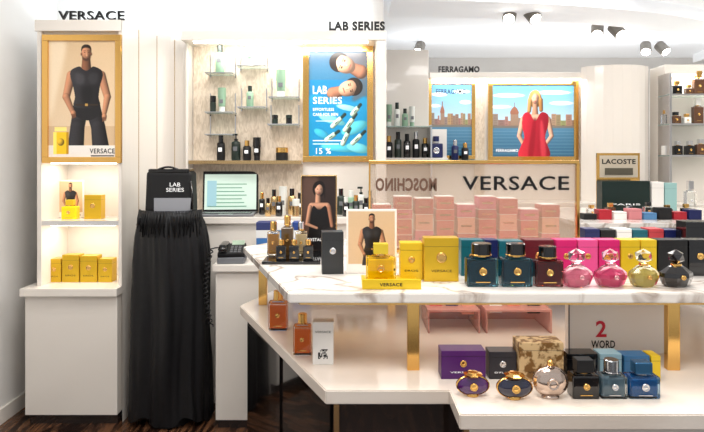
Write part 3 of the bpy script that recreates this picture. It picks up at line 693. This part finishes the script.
for z,lst in zip(zs,[[(669,7,12,PAPER,GOLD),(678,9,14,BLACK,GOLD),(690,7,10,BRG,GOLD),(700,11,24,BRG,GOLD)],[(667,7,14,CLEAR,GOLD),(677,9,12,BRG,BLKM),(688,7,10,PAPER,GOLD),(699,10,26,BRG,PAPER)],[(668,8,14,PAPER,CHROME),(679,8,14,BLACK,CHROME),(691,9,14,BLACK,CHROME),(702,10,16,BRG,CHROME)]]):
    for px,w,h,bo,ca in lst: square_bottle('perfume_bottle',px-w/2,px+w/2,HY+(EYE-z)/5.27*F-h,5.27,z,bo,ca,GOLD,.05)

b=B('display_table'); b.bb(1.45,4.2,3.55,4.75,1.07,1.10,MARBLE,.003); b.bb(1.5,4.15,3.6,4.7,.06,1.07,WHITE,.003); b.bb(1.55,4.1,3.65,4.65,0,.06,DARKGL); b.done()
carton('gift_box',602,650,181,4.3,1.1,mat('deep_green_carton',(20,38,34),.3),.1,txt='PARIS',tm=WINK)
carton('gift_box',652,664,182,4.3,1.1,PAPER,.08); carton('gift_box',665,677,183,4.3,1.1,mat('mint_carton',(150,190,188),.4),.08)
square_bottle('perfume_bottle',687,697,181,4.3,1.1,CLEAR,CHROME,CHROME,.05)
b=B('framed_plaque'); x0,x1=X(597,4.5),X(640,4.5); z1=Z(153,4.5)
b.bb(x0,x1,4.5,4.52,1.1,z1,GOLD,.003); b.bb(x0+.02,x1-.02,4.495,4.50,1.36,z1-.02,mat('cream_plaque',(196,184,164),.4)); b.text('LACOSTE',(x0+x1)/2,4.494,Z(164,4.5),.27,.04,INK,bold=.03); b.bb(x0+.06,x1-.06,4.492,4.495,1.38,Z(168,4.5),mat('plaque_picture',(90,84,70),.4)); b.done()
ROSE=mat('rose_carton',(206,130,134),.4); SKYB=mat('sky_carton',(80,130,176),.4); REDC=mat('red_carton',(170,30,44),.4)
for i in range(8):
    x0=584+i*15
    carton('gift_box',x0,x0+13,[214,210,212,209,213,208,212,210][i],3.75,1.1,[BLKM,REDC,PAPER,ROSE,SKYB,BLKM,REDC,NAVY][i],.08)
for i in range(6):
    x0=588+i*19
    square_bottle('perfume_bottle',x0,x0+9,[205,203,206,202,205,204][i],3.95,1.1,[CLEAR,BRG,BLACK,CLEAR,WINED,BLACK][i],[GOLD,GOLD,CHROME,BLACK,GOLD,GOLD][i],GOLD,.04)

# ---------------------------------------------------------------- ceiling spotlights
def spot(px,py,two=True):
    d=1.28*F/(HY-py); b=B('ceiling_spotlight',(X(px,d),d,0))
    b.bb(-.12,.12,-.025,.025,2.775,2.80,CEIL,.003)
    for sx in ((-.07,.07) if two else (0,)):
        L=Matrix.Rotation(math.radians(140),4,'X')@Matrix.Rotation(.3*(1 if sx>0 else -1),4,'Y')
        b.cyl((sx,0,2.74),.006,.04,CHROME,10)
        b.cyl((sx,0.02,2.745),.055,.13,mat('lamp_housing',(130,124,116),.35,.4),20,L=L)
        b.lathe((sx,0.02,2.745),[(0,.133),(.044,.133),(.044,.125)],LENS,20,L=L)
    b.done()
for p in [(520,5),(606,22),(653,41),(421,41)]: spot(*p, two=p[0]!=421)

# ---------------------------------------------------------------- lights
def area(x,y,z,s,e,c=(1,.97,.93),s2=None,rx=0.0,name='ceiling_light'):
    l=bpy.data.lights.new(name,'AREA'); l.energy=e*LK; l.size=s; l.color=c
    l.shape='RECTANGLE'; l.size_y=s2 or s
    o=bpy.data.objects.new(name,l); o.location=(x,y,z); o.rotation_euler=(rx,0,0); scene.collection.objects.link(o)
area(.3,.8,2.78,1.0,48); area(-.7,2.3,2.78,.7,33); area(1.2,2.6,2.78,.8,36); area(1.6,4.4,2.78,1.2,36); area(3.6,4.2,2.78,1.0,28); area(2.5,6.3,2.6,2.0,22,s2=.6)
area(-.43,3.55,2.235,1.0,6.5,(1,.97,.92),.05,name='shelf_light',rx=.5)
area(1.5,5.4,2.28,1.4,6,(1,.98,.96),.05,name='shelf_light',rx=.3); area(3.7,5.3,2.28,1.4,9,(1,.97,.92),.05,name='shelf_light')
area(-.9,3.55,2.34,1.8,10,(.82,.92,1),.12,rx=math.pi-.25,name='cove_light')
area(2.2,5.9,2.42,3.6,14,(.9,.95,1),.12,rx=math.pi,name='cove_light')
area(-1.56,3.33,1.475,.36,1.3,(1,.93,.82),.08,name='shelf_light'); area(-1.56,3.33,1.115,.36,1.3,(1,.93,.82),.08,name='shelf_light')
area(.55,2.1,1.05,.9,1.6,(1,.95,.88),.3,name='shelf_light')
w=bpy.data.worlds.new('World'); scene.world=w; w.use_nodes=True
w.node_tree.nodes['Background'].inputs[0].default_value=(.97,.98,1,1); w.node_tree.nodes['Background'].inputs[1].default_value=.66

cam=bpy.data.cameras.new('Camera'); co=bpy.data.objects.new('Camera',cam); scene.collection.objects.link(co)
co.location=(0,0,EYE); co.rotation_euler=(math.pi/2,0,0)
cam.sensor_width=36; cam.lens=F/704*36; cam.shift_y=-(216-HY)/704; cam.clip_start=.05
scene.camera=co
